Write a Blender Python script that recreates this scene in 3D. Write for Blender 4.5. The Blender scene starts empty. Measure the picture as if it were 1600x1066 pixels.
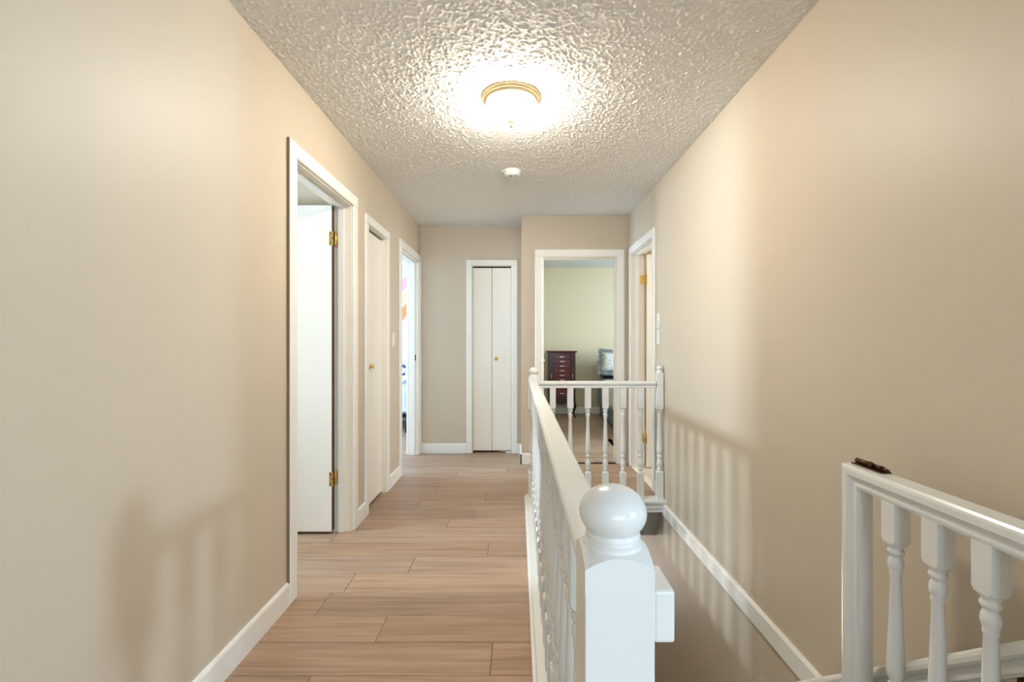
import bpy, bmesh, math, random
import numpy as np
from mathutils import Matrix, Vector

random.seed(7)
S = bpy.context.scene
C = S.collection

# ------------------------------------------------------------------ camera
# hall runs along +Y, X to the right, floor at z = 0
FPX = 711.0
cam = bpy.data.cameras.new('camera')
cam.sensor_width = 36.0
cam.lens = 36.0 * FPX / 1600.0
cam.shift_x = -9.0 / 1600.0
cam.shift_y = 1.0 / 1600.0
cam.clip_start = 0.05
cam_o = bpy.data.objects.new('camera', cam)
cam_o.location = (0, 0, 1.2)
cam_o.rotation_euler = (math.radians(90), 0, 0)
C.objects.link(cam_o)
S.camera = cam_o

# ------------------------------------------------------------------ world, exposure
S.view_settings.view_transform = 'Standard'
S.view_settings.look = 'None'
S.view_settings.gamma = 1.0
S.view_settings.use_curve_mapping = False
S.view_settings.exposure = 0.88
w = bpy.data.worlds.new('sky')
S.world = w
w.use_nodes = True
bg = w.node_tree.nodes['Background']
bg.inputs['Color'].default_value = (0.72, 0.85, 1.0, 1)
bg.inputs['Strength'].default_value = 2.0


def area(name, loc, direction, sx, sy, watts, col):
    l = bpy.data.lights.new(name, 'AREA')
    l.shape = 'RECTANGLE'
    l.size, l.size_y = sx, sy
    l.energy = watts
    l.color = col
    o = bpy.data.objects.new(name, l)
    o.location = loc
    o.rotation_euler = Vector(direction).to_track_quat('-Z', 'Z').to_euler()
    C.objects.link(o)
    return o


DAY = (0.68, 0.84, 1.0)
# area lights outside each window (openings are built below); bath and entry are added fill
area('daylight_living_side', (4.42, -1.79, 1.90), (-1, 0.58, -0.16), 0.26, 0.42, 118, (0.52, 0.76, 1.0))
area('daylight_living_back', (1.2, -4.25, 1.45), (0, 1, 0), 3.6, 1.4, 66, (0.62, 0.80, 1.0))
area('daylight_washroom', (-3.45, 2.12, 1.62), (1, 0.06, -0.15), 0.30, 0.36, 76, (0.62, 0.82, 1.0))
area('daylight_child_room', (-4.3, 4.75, 1.45), (1, 0, 0), 1.6, 1.3, 165, (0.47, 0.72, 1.0))
area('daylight_bedroom', (3.5, 5.6, 1.5), (-1, 0, 0), 1.8, 1.2, 100, (0.62, 0.80, 1.0))
area('bath_fill', (3.0, 3.75, 1.6), (-1, 0, 0), 0.7, 0.7, 25, (1.0, 0.93, 0.82))  # warm fill added to brighten the bath and its open door
area('entry_fill', (0.62, 5.95, -1.6), (0, -1, 0.1), 0.7, 1.0, 7, (1.0, 0.74, 0.48))  # warm fill added because the lower stairwell was too dark

# ------------------------------------------------------------------ materials
MATS = {}


def lin(r, g, b):
    f = lambda c: (c / 255 / 12.92) if c / 255 <= 0.04045 else ((c / 255 + 0.055) / 1.055) ** 2.4
    return (f(r), f(g), f(b), 1.0)


def mat(name, col, rough=0.5, metal=0.0, bump=None, vary=None, spec=0.5):
    m = bpy.data.materials.new(name)
    m.use_nodes = True
    nt = m.node_tree
    p = nt.nodes['Principled BSDF']
    p.inputs['Base Color'].default_value = col
    p.inputs['Roughness'].default_value = rough
    p.inputs['Metallic'].default_value = metal
    p.inputs['Specular IOR Level'].default_value = spec
    tc = nt.nodes.new('ShaderNodeNewGeometry')
    if vary:
        sc, amt = vary
        n = nt.nodes.new('ShaderNodeTexNoise')
        n.inputs['Scale'].default_value = sc
        n.inputs['Detail'].default_value = 4
        nt.links.new(tc.outputs['Position'], n.inputs['Vector'])
        mr = nt.nodes.new('ShaderNodeMapRange')
        mr.inputs['To Min'].default_value = 1 - amt
        mr.inputs['To Max'].default_value = 1 + amt
        nt.links.new(n.outputs['Fac'], mr.inputs['Value'])
        mx = nt.nodes.new('ShaderNodeMix')
        mx.data_type = 'RGBA'
        mx.blend_type = 'MULTIPLY'
        mx.inputs['Factor'].default_value = 1
        mx.inputs['A'].default_value = col
        nt.links.new(mr.outputs['Result'], mx.inputs['B'])
        nt.links.new(mx.outputs['Result'], p.inputs['Base Color'])
    if bump:
        sc, st, dist = bump
        n = nt.nodes.new('ShaderNodeTexNoise')
        n.inputs['Scale'].default_value = sc
        n.inputs['Detail'].default_value = 3
        nt.links.new(tc.outputs['Position'], n.inputs['Vector'])
        b = nt.nodes.new('ShaderNodeBump')
        b.inputs['Strength'].default_value = st
        b.inputs['Distance'].default_value = dist
        nt.links.new(n.outputs['Fac'], b.inputs['Height'])
        nt.links.new(b.outputs['Normal'], p.inputs['Normal'])
    MATS[name] = m
    return m


mat('wall_beige', lin(204, 190, 168), 0.48, bump=(160, 0.06, 0.002), vary=(1.3, 0.02))
mat('wall_green', lin(213, 199, 167), 0.42, bump=(160, 0.06, 0.002))
mat('wall_white', lin(232, 233, 238), 0.5, bump=(160, 0.06, 0.002))
mat('trim_white', lin(240, 237, 230), 0.32)
mat('trim_cream', lin(238, 229, 211), 0.35)
mat('door_white', lin(242, 236, 224), 0.33)
mat('rail_white', lin(228, 226, 220), 0.25)
mat('brass', lin(226, 190, 112), 0.3, 0.85, vary=(60, 0.2))
mat('bronze', lin(78, 52, 30), 0.35, 0.9, vary=(80, 0.3))
mat('nickel', lin(200, 192, 178), 0.25, 1.0)
mat('ivory', lin(236, 229, 212), 0.35)
mat('dark', lin(40, 30, 24), 0.8)
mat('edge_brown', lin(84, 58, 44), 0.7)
mat('gap_shade', lin(140, 118, 98), 0.7)  # brown that paints the shadow line along a casing
mat('cherry', lin(82, 14, 12), 0.25, vary=(9, 0.35), spec=0.6)
mat('cherry_dark', lin(44, 9, 9), 0.25, vary=(9, 0.35), spec=0.6)
mat('white_plastic', lin(240, 238, 232), 0.4)
mat('blue_fabric', lin(120, 140, 152), 0.9, bump=(220, 0.3, 0.002), vary=(30, 0.12))
mat('skirt_fabric', lin(112, 124, 132), 0.9, bump=(220, 0.3, 0.002), vary=(30, 0.12))
mat('white_linen', lin(225, 230, 240), 0.9, bump=(14, 0.4, 0.02))
mat('black_metal', lin(30, 30, 34), 0.4, 0.6)
mat('carpet', lin(126, 104, 82), 0.95, bump=(400, 0.6, 0.004), vary=(60, 0.15))
mat('tile', lin(214, 200, 176), 0.4, vary=(8, 0.08))
mat('gold_trim', lin(228, 206, 160), 0.3, 0.3)
mat('finial_gold', lin(150, 120, 84), 0.35, 0.3)
mat('exterior_grass', lin(90, 110, 70), 0.9)
for nm, c in (('decal_pink', (243, 172, 216)), ('decal_yellow', (249, 234, 150)), ('decal_orange', (240, 142, 78)),
              ('decal_lilac', (205, 190, 245))):
    mat(nm, lin(*c), 0.7)


def nodes_of(m):
    return m.node_tree, m.node_tree.nodes['Principled BSDF']


def popcorn():
    m = mat('popcorn', lin(226, 223, 215), 0.85)
    nt, p = nodes_of(m)
    g = nt.nodes.new('ShaderNodeNewGeometry')
    v = nt.nodes.new('ShaderNodeTexVoronoi')
    v.feature = 'F1'
    v.inputs['Scale'].default_value = 110
    v.inputs['Randomness'].default_value = 1.0
    nz = nt.nodes.new('ShaderNodeTexNoise')
    nz.inputs['Scale'].default_value = 60
    nz.inputs['Detail'].default_value = 3
    nt.links.new(g.outputs['Position'], v.inputs['Vector'])
    nt.links.new(g.outputs['Position'], nz.inputs['Vector'])
    a = nt.nodes.new('ShaderNodeMath')
    a.operation = 'SUBTRACT'
    nt.links.new(nz.outputs['Fac'], a.inputs[0])
    nt.links.new(v.outputs['Distance'], a.inputs[1])
    b = nt.nodes.new('ShaderNodeBump')
    b.inputs['Strength'].default_value = 0.9
    b.inputs['Distance'].default_value = 0.013
    nt.links.new(a.outputs[0], b.inputs['Height'])
    nt.links.new(b.outputs['Normal'], p.inputs['Normal'])


popcorn()
mat('popcorn_fine', lin(234, 231, 225), 0.8)


def plank_mat(name, colors, rough=0.42):
    m = mat(name, (0.4, 0.3, 0.2, 1), rough)
    nt, p = nodes_of(m)
    oi = nt.nodes.new('ShaderNodeObjectInfo')
    g = nt.nodes.new('ShaderNodeNewGeometry')
    sc = nt.nodes.new('ShaderNodeVectorMath')
    sc.operation = 'MULTIPLY'
    sc.inputs[1].default_value = (1.3, 30, 30)
    nt.links.new(g.outputs['Position'], sc.inputs[0])
    ofs = nt.nodes.new('ShaderNodeVectorMath')
    ofs.operation = 'ADD'
    nt.links.new(sc.outputs[0], ofs.inputs[0])
    mul = nt.nodes.new('ShaderNodeMath')
    mul.operation = 'MULTIPLY'
    mul.inputs[1].default_value = 87.0
    nt.links.new(oi.outputs['Random'], mul.inputs[0])
    cx = nt.nodes.new('ShaderNodeCombineXYZ')
    nt.links.new(mul.outputs[0], cx.inputs[0])
    nt.links.new(mul.outputs[0], cx.inputs[1])
    nt.links.new(cx.outputs[0], ofs.inputs[1])
    n = nt.nodes.new('ShaderNodeTexNoise')
    n.inputs['Scale'].default_value = 1.0
    n.inputs['Detail'].default_value = 7
    n.inputs['Roughness'].default_value = 0.62
    n.inputs['Distortion'].default_value = 0.7
    nt.links.new(ofs.outputs[0], n.inputs['Vector'])
    # broader cathedral figure
    sc2 = nt.nodes.new('ShaderNodeVectorMath')
    sc2.operation = 'MULTIPLY'
    sc2.inputs[1].default_value = (0.45, 0.33, 1)
    nt.links.new(ofs.outputs[0], sc2.inputs[0])
    n2 = nt.nodes.new('ShaderNodeTexNoise')
    n2.inputs['Scale'].default_value = 1.0
    n2.inputs['Detail'].default_value = 2
    nt.links.new(sc2.outputs[0], n2.inputs['Vector'])
    ring = nt.nodes.new('ShaderNodeMath')
    ring.operation = 'MULTIPLY'
    ring.inputs[1].default_value = 60
    nt.links.new(n2.outputs['Fac'], ring.inputs[0])
    sn = nt.nodes.new('ShaderNodeMath')
    sn.operation = 'SINE'
    nt.links.new(ring.outputs[0], sn.inputs[0])
    rs = nt.nodes.new('ShaderNodeMath')
    rs.operation = 'MULTIPLY_ADD'
    rs.inputs[1].default_value = 0.03
    nt.links.new(sn.outputs[0], rs.inputs[0])
    nt.links.new(n.outputs['Fac'], rs.inputs[2])
    ramp = nt.nodes.new('ShaderNodeValToRGB')
    e = ramp.color_ramp.elements
    e[0].position, e[0].color = 0.33, colors[0]
    e[1].position, e[1].color = 0.70, colors[2]
    k = ramp.color_ramp.elements.new(0.5)
    k.color = colors[1]
    nt.links.new(rs.outputs[0], ramp.inputs['Fac'])
    hs = nt.nodes.new('ShaderNodeHueSaturation')
    mr = nt.nodes.new('ShaderNodeMapRange')
    mr.inputs['To Min'].default_value = 0.90
    mr.inputs['To Max'].default_value = 1.09
    nt.links.new(oi.outputs['Random'], mr.inputs['Value'])
    nt.links.new(mr.outputs['Result'], hs.inputs['Value'])
    wn = nt.nodes.new('ShaderNodeTexWhiteNoise')
    wn.noise_dimensions = '1D'
    nt.links.new(oi.outputs['Random'], wn.inputs['W'])
    mr2 = nt.nodes.new('ShaderNodeMapRange')
    mr2.inputs['To Min'].default_value = 0.88
    mr2.inputs['To Max'].default_value = 1.04
    nt.links.new(wn.outputs['Value'], mr2.inputs['Value'])
    nt.links.new(mr2.outputs['Result'], hs.inputs['Saturation'])
    nt.links.new(ramp.outputs['Color'], hs.inputs['Color'])
    nt.links.new(hs.outputs['Color'], p.inputs['Base Color'])
    b = nt.nodes.new('ShaderNodeBump')
    b.inputs['Strength'].default_value = 0.12
    b.inputs['Distance'].default_value = 0.002
    nt.links.new(rs.outputs[0], b.inputs['Height'])
    nt.links.new(b.outputs['Normal'], p.inputs['Normal'])
    return m


plank_mat('plank', (lin(146, 116, 92), lin(168, 138, 112), lin(182, 152, 126)))


def speckle(name, base, dark_c, scale, thr):
    m = mat(name, base, 0.9)
    nt, p = nodes_of(m)
    tc = nt.nodes.new('ShaderNodeNewGeometry')
    n = nt.nodes.new('ShaderNodeTexNoise')
    n.inputs['Scale'].default_value = scale
    n.inputs['Detail'].default_value = 2
    nt.links.new(tc.outputs['Position'], n.inputs['Vector'])
    r = nt.nodes.new('ShaderNodeValToRGB')
    r.color_ramp.elements[0].position = thr
    r.color_ramp.elements[0].color = base
    r.color_ramp.elements[1].position = thr + 0.06
    r.color_ramp.elements[1].color = dark_c
    nt.links.new(n.outputs['Fac'], r.inputs['Fac'])
    nt.links.new(r.outputs['Color'], p.inputs['Base Color'])
    return m


speckle('sprig_fabric', lin(208, 212, 202), lin(120, 132, 128), 55, 0.56)
speckle('floral_fabric', lin(215, 220, 240), lin(52, 56, 100), 16, 0.55)


def stripe_mat():
    m = mat('stripe_fabric', lin(205, 210, 204), 0.9)
    nt, p = nodes_of(m)
    g = nt.nodes.new('ShaderNodeNewGeometry')
    wv = nt.nodes.new('ShaderNodeTexWave')
    wv.wave_type = 'BANDS'
    wv.bands_direction = 'X'
    wv.inputs['Scale'].default_value = 14
    nt.links.new(g.outputs['Position'], wv.inputs['Vector'])
    r = nt.nodes.new('ShaderNodeValToRGB')
    r.color_ramp.interpolation = 'CONSTANT'
    r.color_ramp.elements[0].color = lin(60, 78, 92)
    r.color_ramp.elements[1].position = 0.5
    r.color_ramp.elements[1].color = lin(205, 210, 204)
    nt.links.new(wv.outputs['Fac'], r.inputs['Fac'])
    nt.links.new(r.outputs['Color'], p.inputs['Base Color'])


stripe_mat()


def glow(name, col, strength):
    m = bpy.data.materials.new(name)
    m.use_nodes = True
    nt, p = nodes_of(m)
    p.inputs['Base Color'].default_value = (0.9, 0.88, 0.84, 1)
    p.inputs['Roughness'].default_value = 0.3
    p.inputs['Emission Color'].default_value = col
    p.inputs['Emission Strength'].default_value = strength
    MATS[name] = m


glow('lit_glass', (1.0, 0.93, 0.83, 1), 90.0)


def glass():
    m = bpy.data.materials.new('window_glass')
    m.use_nodes = True
    nt = m.node_tree
    nt.nodes.remove(nt.nodes['Principled BSDF'])
    out = nt.nodes['Material Output']
    t = nt.nodes.new('ShaderNodeBsdfTransparent')
    g = nt.nodes.new('ShaderNodeBsdfGlossy')
    g.inputs['Roughness'].default_value = 0.03
    mx = nt.nodes.new('ShaderNodeMixShader')
    mx.inputs[0].default_value = 0.06
    nt.links.new(t.outputs[0], mx.inputs[1])
    nt.links.new(g.outputs[0], mx.inputs[2])
    nt.links.new(mx.outputs[0], out.inputs[0])
    MATS['window_glass'] = m


glass()

# ------------------------------------------------------------------ mesh helpers


def bm_box(bm, x0, x1, y0, y1, z0, z1, bev=0.0, seg=1):
    r = bmesh.ops.create_cube(bm, size=1.0)
    vs = r['verts']
    for v in vs:
        v.co = Vector(((x0 + x1) / 2 + v.co.x * (x1 - x0), (y0 + y1) / 2 + v.co.y * (y1 - y0),
                       (z0 + z1) / 2 + v.co.z * (z1 - z0)))
    if bev > 0:
        es = set()
        for v in vs:
            es.update(v.link_edges)
        bmesh.ops.bevel(bm, geom=list(es), offset=bev, segments=seg, affect='EDGES', profile=0.5)


def bm_lathe(bm, prof, n=20, cx=0, cy=0, axis='Z', cap=True, sx=1.0):
    """prof: list of (t, r) along the axis"""
    rings = []
    for t, r in prof:
        ring = []
        for i in range(n):
            a = 2 * math.pi * i / n
            u, v = r * math.cos(a), r * math.sin(a)
            if axis == 'Z':
                co = (cx + u, cy + v, t)
            elif axis == 'X':
                co = (t, cx + u, cy + v)
            else:
                co = (cx + u, t, cy + v)
            ring.append(bm.verts.new(co))
        rings.append(ring)
    for a, b in zip(rings[:-1], rings[1:]):
        for i in range(n):
            f = bm.faces.new((a[i], a[(i + 1) % n], b[(i + 1) % n], b[i]))
            f.smooth = True
    if cap:
        bm.faces.new(rings[0][::-1])
        bm.faces.new(rings[-1])


def bm_extrude(bm, prof, p0, p1, u, v, cap=True, smooth=False):
    """sweep closed 2-D profile [(a,b)] from p0 to p1; a along u, b along v"""
    u, v = Vector(u), Vector(v)
    A = [bm.verts.new(Vector(p0) + u * a + v * b) for a, b in prof]
    B = [bm.verts.new(Vector(p1) + u * a + v * b) for a, b in prof]
    n = len(prof)
    for i in range(n):
        f = bm.faces.new((A[i], A[(i + 1) % n], B[(i + 1) % n], B[i]))
        f.smooth = smooth
    if cap:
        bm.faces.new(A[::-1])
        bm.faces.new(B)


def mesh_of(bm, name):
    bmesh.ops.recalc_face_normals(bm, faces=bm.faces[:])
    me = bpy.data.meshes.new(name)
    bm.to_mesh(me)
    bm.free()
    return me


def link(name, me, material, parent=None, loc=None):
    if material and not me.materials:
        me.materials.append(MATS[material])
    o = bpy.data.objects.new(name, me)
    C.objects.link(o)
    if loc is not None:
        o.location = loc
    if parent is not None:
        o.parent = parent
        o.matrix_parent_inverse = Matrix.Translation(parent['_org']).inverted() if '_org' in parent else Matrix()
    return o


def obj(name, bm, material, parent=None, loc=None):
    return link(name, mesh_of(bm, name), material, parent, loc)


def box(name, dims, material, parent=None, bev=0.0, seg=1):
    bm = bmesh.new()
    bm_box(bm, *dims, bev=bev, seg=seg)
    return obj(name, bm, material, parent)


def tag(o, label, cat=None, kind=None, group=None):
    o['label'] = label
    if cat:
        o['category'] = cat
    if kind:
        o['kind'] = kind
    if group:
        o['group'] = group
    return o


def thing(name, loc, label, cat=None, kind=None, group=None):
    o = bpy.data.objects.new(name, None)
    o.empty_display_size = 0.1
    o.location = loc
    C.objects.link(o)
    o['_org'] = tuple(loc)
    return tag(o, label, cat, kind, group)


# ------------------------------------------------------------------ room shell
XL, XR = -1.05, 1.0937           # hall side faces
YB, YR = 4.90, 4.47              # back wall, bedroom wall
H = 2.44
T = 0.115


def slab(bm, axis, c0, c1, a0, a1, z0, z1, holes):
    """wall slab: axis 'X' = wall plane normal X (c = x, a = y); 'Y' the other way. holes: (a0,a1,z0,z1)"""
    def put(p0, p1, q0, q1):
        if p1 - p0 < 1e-4 or q1 - q0 < 1e-4:
            return
        if axis == 'X':
            bm_box(bm, c0, c1, p0, p1, q0, q1)
        else:
            bm_box(bm, p0, p1, c0, c1, q0, q1)
    cur = a0
    for h0, h1, g0, g1 in sorted(holes):
        put(cur, h0, z0, z1)
        put(h0, h1, z0, g0)
        put(h0, h1, g1, z1)
        cur = h1
    put(cur, a1, z0, z1)


def wall(name, axis, c0, c1, a0, a1, material, label, holes=(), z0=0.0, z1=H):
    bm = bmesh.new()
    slab(bm, axis, c0, c1, a0, a1, z0, z1, holes)
    o = obj(name, bm, material)
    return tag(o, label, 'wall', 'structure')


# openings on left wall
D1 = (2.135, 2.885, 0.0, 2.065)
CL = (3.165, 3.625, 0.0, 2.025)
D3 = (4.075, 4.835, 0.0, 2.05)
BD = (0.235, 0.980, 0.0, 2.04)
BC = (-0.497, -0.060, 0.0, 2.025)
RD = (3.665, 4.36, 0.0, 2.045)

LH = [D1, CL, D3]
wall('wall_left', 'X', XL - 0.055, XL, -4.0, YB + 0.11, 'wall_beige', 'long beige painted hall wall with three white framed doorways', LH)
wall('wall_back', 'Y', YB, YB + 0.055, XL, 0.038 + 0.05, 'wall_beige', 'narrow beige end wall around the bifold closet', [BC])
wall('wall_jog', 'X', 0.038, 0.088, YR + 0.055, YB, 'wall_beige', 'short beige return wall between closet and bedroom doorway')
wall('wall_bedroom_hall', 'Y', YR, YR + 0.055, 0.038, XR, 'wall_beige', 'beige wall around the bedroom doorway', [BD])
bm = bmesh.new()
slab(bm, 'X', XR, XR + 0.055, 0.3, YR + 0.055, 0.0, H, [RD])
bm_box(bm, XR, XR + 0.055, 0.3, 5.6, -2.75, 0.0)
tag(obj('wall_right', bm, 'wall_beige'), 'tall beige painted wall along the open stairwell', 'wall', 'structure')

# second skins on the far side of the hall walls
wall('wall_washroom_front', 'X', XL - T, XL - 0.055, 0.9, 3.04, 'wall_beige', 'inner face of washroom wall around its doorway', [D1])
wall('wall_child_room_front', 'X', XL - T, XL - 0.055, 3.85, YB + 0.11, 'wall_white', 'white inner face of child bedroom wall', [D3])
wall('wall_bedroom_front', 'Y', YR + 0.055, YR + T, 0.088, 3.25, 'wall_green', 'pale green inner face of bedroom wall', [BD])
wall('wall_bath_front', 'X', XR + 0.055, XR + T, 3.1, YR, 'wall_beige', 'inner face of bath wall around its doorway', [RD])
# washroom behind first doorway
WW = (1.90, 2.34, 1.36, 1.88)
wall('wall_washroom_window', 'X', -3.30, -3.20, 0.9, 3.04, 'wall_beige', 'washroom wall with a small window', [WW])
wall('wall_washroom_far', 'Y', 2.985, 3.04, -3.2, XL - T, 'wall_beige', 'washroom wall behind the open door')
wall('wall_washroom_near', 'Y', 0.85, 0.9, -3.2, XL - T, 'wall_beige', 'washroom wall nearest the living room')
# closet boxes
wall('wall_hall_closet', 'X', -1.75, -1.70, 3.04, 3.85, 'wall_white', 'back of the shallow hall closet')
wall('wall_linen_closet_back', 'Y', 5.50, 5.55, XL - T, -0.20, 'wall_white', 'back of the linen closet')
wall('wall_linen_closet_left', 'X', XL - T, XL - 0.06, YB + 0.11, 5.50, 'wall_white', 'side of the linen closet')
# child room
CW = (3.95, 5.55, 0.8, 2.1)
wall('wall_child_room_back', 'Y', 6.90, 7.0, -4.1, -0.25, 'wall_white', 'white far wall with rainbow stripes in child bedroom')
wall('wall_child_room_near', 'Y', 3.80, 3.85, -4.1, XL - T, 'wall_white', 'white near wall of child bedroom')
wall('wall_child_room_window', 'X', -4.1, -4.0, 3.85, 6.90, 'wall_white', 'white window wall of child bedroom', [CW])
wall('wall_child_room_right', 'X', -0.30, -0.25, 5.55, 6.90, 'wall_white', 'white side wall of child bedroom')
# bedroom
BW = (4.7, 6.5, 0.9, 2.1)
wall('wall_bedroom_back', 'Y', 7.60, 7.70, -0.2, 3.25, 'wall_green', 'pale green far wall of the bedroom')
wall('wall_bedroom_left', 'X', -0.20, -0.15, YB + 0.06, 7.60, 'wall_green', 'pale green left wall of the bedroom')
wall('wall_bedroom_window', 'X', 3.20, 3.30, YR + T, 7.60, 'wall_green', 'pale green window wall of the bedroom', [BW])
# bath at right
RW = (3.4, 4.1, 1.25, 1.95)
wall('wall_bath_right', 'X', 2.75, 2.85, 3.1, YR + 0.055, 'wall_white', 'bath wall with an added window', [RW])
wall('wall_bath_near', 'Y', 3.05, 3.1, XR + 0.055, 2.85, 'wall_white', 'near wall of the bath')
# living room behind the camera
SW = (-2.02, -1.56, 1.60, 2.24)
LW = (-0.5, 2.9, 0.75, 2.15)
wall('wall_living_front', 'Y', 0.3, 0.4, XR + 0.055, 4.3, 'wall_beige', 'living room wall beside the stairwell')
wall('wall_living_side', 'X', 4.2, 4.3, -4.0, 0.3, 'wall_beige', 'living room wall with a narrow window', [SW])
wall('wall_living_back', 'Y', -4.1, -4.0, XL - 0.055, 4.3, 'wall_beige', 'living room wall with a wide window', [LW])

bm = bmesh.new()
bm_box(bm, -4.1, 4.3, -4.1, 7.7, H, H + 0.1)
ceil_o = tag(obj('ceiling', bm, 'popcorn'), 'white popcorn textured ceiling', 'ceiling', 'structure')


def popcorn_relief(x0, x1, y0, y1, step):
    """sprayed popcorn over the hall as real relief: blobs of random size hanging below the ceiling"""
    rng = np.random.default_rng(3)
    nx, ny = int((x1 - x0) / step) + 1, int((y1 - y0) / step) + 1

    def blur(a, n):
        for _ in range(n):
            for ax in (0, 1):
                a = (np.roll(a, 1, ax) + 2 * a + np.roll(a, -1, ax)) / 4
        return a
    f = blur(rng.standard_normal((ny, nx)), 1)
    g = blur(rng.standard_normal((ny, nx)), 2)
    h = f / f.std() * 0.9 + g / g.std() * 0.45
    h = np.clip(h + 0.4, 0, 2.2) ** 1.15
    X, Y = np.meshgrid(np.linspace(x0, x1, nx), np.linspace(y0, y1, ny))
    Z = H - 0.0005 - h * 0.0017
    co = np.stack([X, Y, Z], -1).reshape(-1, 3).astype(np.float32)
    i = np.arange(nx * ny).reshape(ny, nx)
    q = np.stack([i[:-1, :-1], i[1:, :-1], i[1:, 1:], i[:-1, 1:]], -1).reshape(-1, 4).astype(np.int32)
    me = bpy.data.meshes.new('popcorn_relief')
    me.vertices.add(len(co))
    me.vertices.foreach_set('co', co.ravel())
    me.loops.add(q.size)
    me.loops.foreach_set('vertex_index', q.ravel())
    me.polygons.add(len(q))
    me.polygons.foreach_set('loop_start', np.arange(0, q.size, 4, dtype=np.int32))
    me.polygons.foreach_set('use_smooth', np.ones(len(q), dtype=bool))
    me.update(calc_edges=True)
    o = link('popcorn_relief', me, 'popcorn_fine', ceil_o)
    o['kind'] = 'stuff'


popcorn_relief(XL, XR, 1.2, YB, 0.0042)

# floor slab with the stairwell hole
YW0, YW1 = 0.56, 3.48
fb = -0.012
bm = bmesh.new()
bm_box(bm, -4.1, 0.15, -4.1, 7.7, -0.24, fb)
bm_box(bm, 0.15, 4.3, -4.1, YW0, -0.24, fb)
bm_box(bm, 0.15, XR, YW1 + 0.20, 7.7, -0.24, fb)
bm_box(bm, 0.15, XR, YW1 - 0.06, YW1 + 0.20, -0.06, fb)
bm_box(bm, XR + 0.055, 4.3, YW0, 7.7, -0.24, fb)
bm_box(bm, XR, XR + 0.055, 3.6, 7.7, -0.05, fb)
floor = tag(obj('floor', bm, 'dark'), 'floor of wide tan brown wood planks laid across the hall', 'floor', 'structure')

PW = 0.1802
JOINTS = {0: -0.57, 2: -0.835, 3: -0.57, 4: -0.17, 5: -1.13, 6: -0.46, 7: -0.30, 8: -0.735, 9: -0.25, 10: -0.66, 11: -0.12, 12: -0.55, 1: 0.33, -1: -0.10,
          -2: -0.74, -3: -0.3}


def planks(regions, y0, y1):
    """regions: function(ymid) -> list of (xa, xb)"""
    k0 = int(math.floor((y0 - 1.815) / PW))
    k1 = int(math.ceil((y1 - 1.815) / PW))
    for k in range(k0, k1):
        ya, yb = max(1.815 + k * PW, y0), min(1.815 + (k + 1) * PW, y1)
        if yb - ya < 0.01:
            continue
        j = JOINTS.get(k, -0.9 + (k * 0.437) % 1.22)
        cuts = [j + 1.22 * i for i in range(-6, 7)]
        for xa, xb in regions((ya + yb) / 2):
            pts = [xa] + [c for c in cuts if xa + 0.03 < c < xb - 0.03] + [xb]
            for a, b in zip(pts[:-1], pts[1:]):
                cx, cy = (a + b) / 2, (ya + yb) / 2
                bm = bmesh.new()
                g = 0.0008
                hx, hy = (b - a) / 2 - g, (yb - ya) / 2 - g
                bm_box(bm, -hx, hx, -hy, hy, fb, 0.0)
                top = [e for e in bm.edges if all(abs(v.co.z) < 1e-6 for v in e.verts)]
                bmesh.ops.bevel(bm, geom=top, offset=0.0018, segments=1, affect='EDGES')
                obj('plank', bm, 'plank', floor, (cx, cy, 0))


CURB_X0, CURB_X1 = 0.052, 0.185


def hall_regions(y):
    r = [(XL, CURB_X0 + 0.01)] if y < 3.42 else [(XL, XR)]
    if y < YW0:
        r = [(XL, XR)]
    if y > YR:
        r = [(XL, 0.038)]
    if D1[0] < y < D1[1]:
        r = [(-3.2, r[0][1])]
    elif 0.9 < y < 2.98:
        r.append((-3.2, XL - T))
    if CL[0] < y < CL[1]:
        r[0] = (XL - T, r[0][1])
    if D3[0] < y < D3[1]:
        r[0] = (-4.0, r[0][1])
    elif 3.85 < y < 6.9:
        r.append((-4.0, XL - T) if y < 5.55 else (-4.0, -0.3))
    return r


planks(hall_regions, -1.0, YB)
planks(lambda y: [(-4.0, XL - T)] if y < 5.55 else [(-4.0, -0.3)], YB, 6.9)
planks(lambda y: [(BD[0], BD[1])], YR, YR + T)
planks(lambda y: [(0.09, 3.2)], YR + T, YB + 0.06)
planks(lambda y: [(-0.15, 3.2)], YB + 0.06, 7.6)
planks(lambda y: [BC[:2]], YB, YB + 0.3)
box('bath_tile', (XR + 0.02, 2.75, 3.1, YR, fb, 0.002), 'tile', floor)
box('threshold_strip', (XR - 0.005, XR + 0.05, RD[0], RD[1], 0.0, 0.006), 'trim_cream', floor, 0.002)
box('subfloor_boards', (XL, 4.2, -4.0, -1.0, fb, 0.0), 'plank', floor)

# ------------------------------------------------------------------ baseboards


def base_bm(runs):
    """runs: (axis, plane, sign, a0, a1): board on a wall plane, sign = direction it projects"""
    bm = bmesh.new()
    t, h = 0.013, 0.105
    prof = [(0, 0), (t, 0), (t, h - 0.012), (t * 0.75, h - 0.004), (t * 0.4, h), (0, h)]
    for axis, c, s, a0, a1 in runs:
        if axis == 'X':
            bm_extrude(bm, prof, (c, a0, 0), (c, a1, 0), (s, 0, 0), (0, 0, 1))
        else:
            bm_extrude(bm, prof, (a0, c, 0), (a1, c, 0), (0, s, 0), (0, 0, 1))
    return bm


def baseboard(name, runs, label):
    tag(obj(name, base_bm(runs), 'trim_white'), label, 'baseboard', 'structure')


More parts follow.
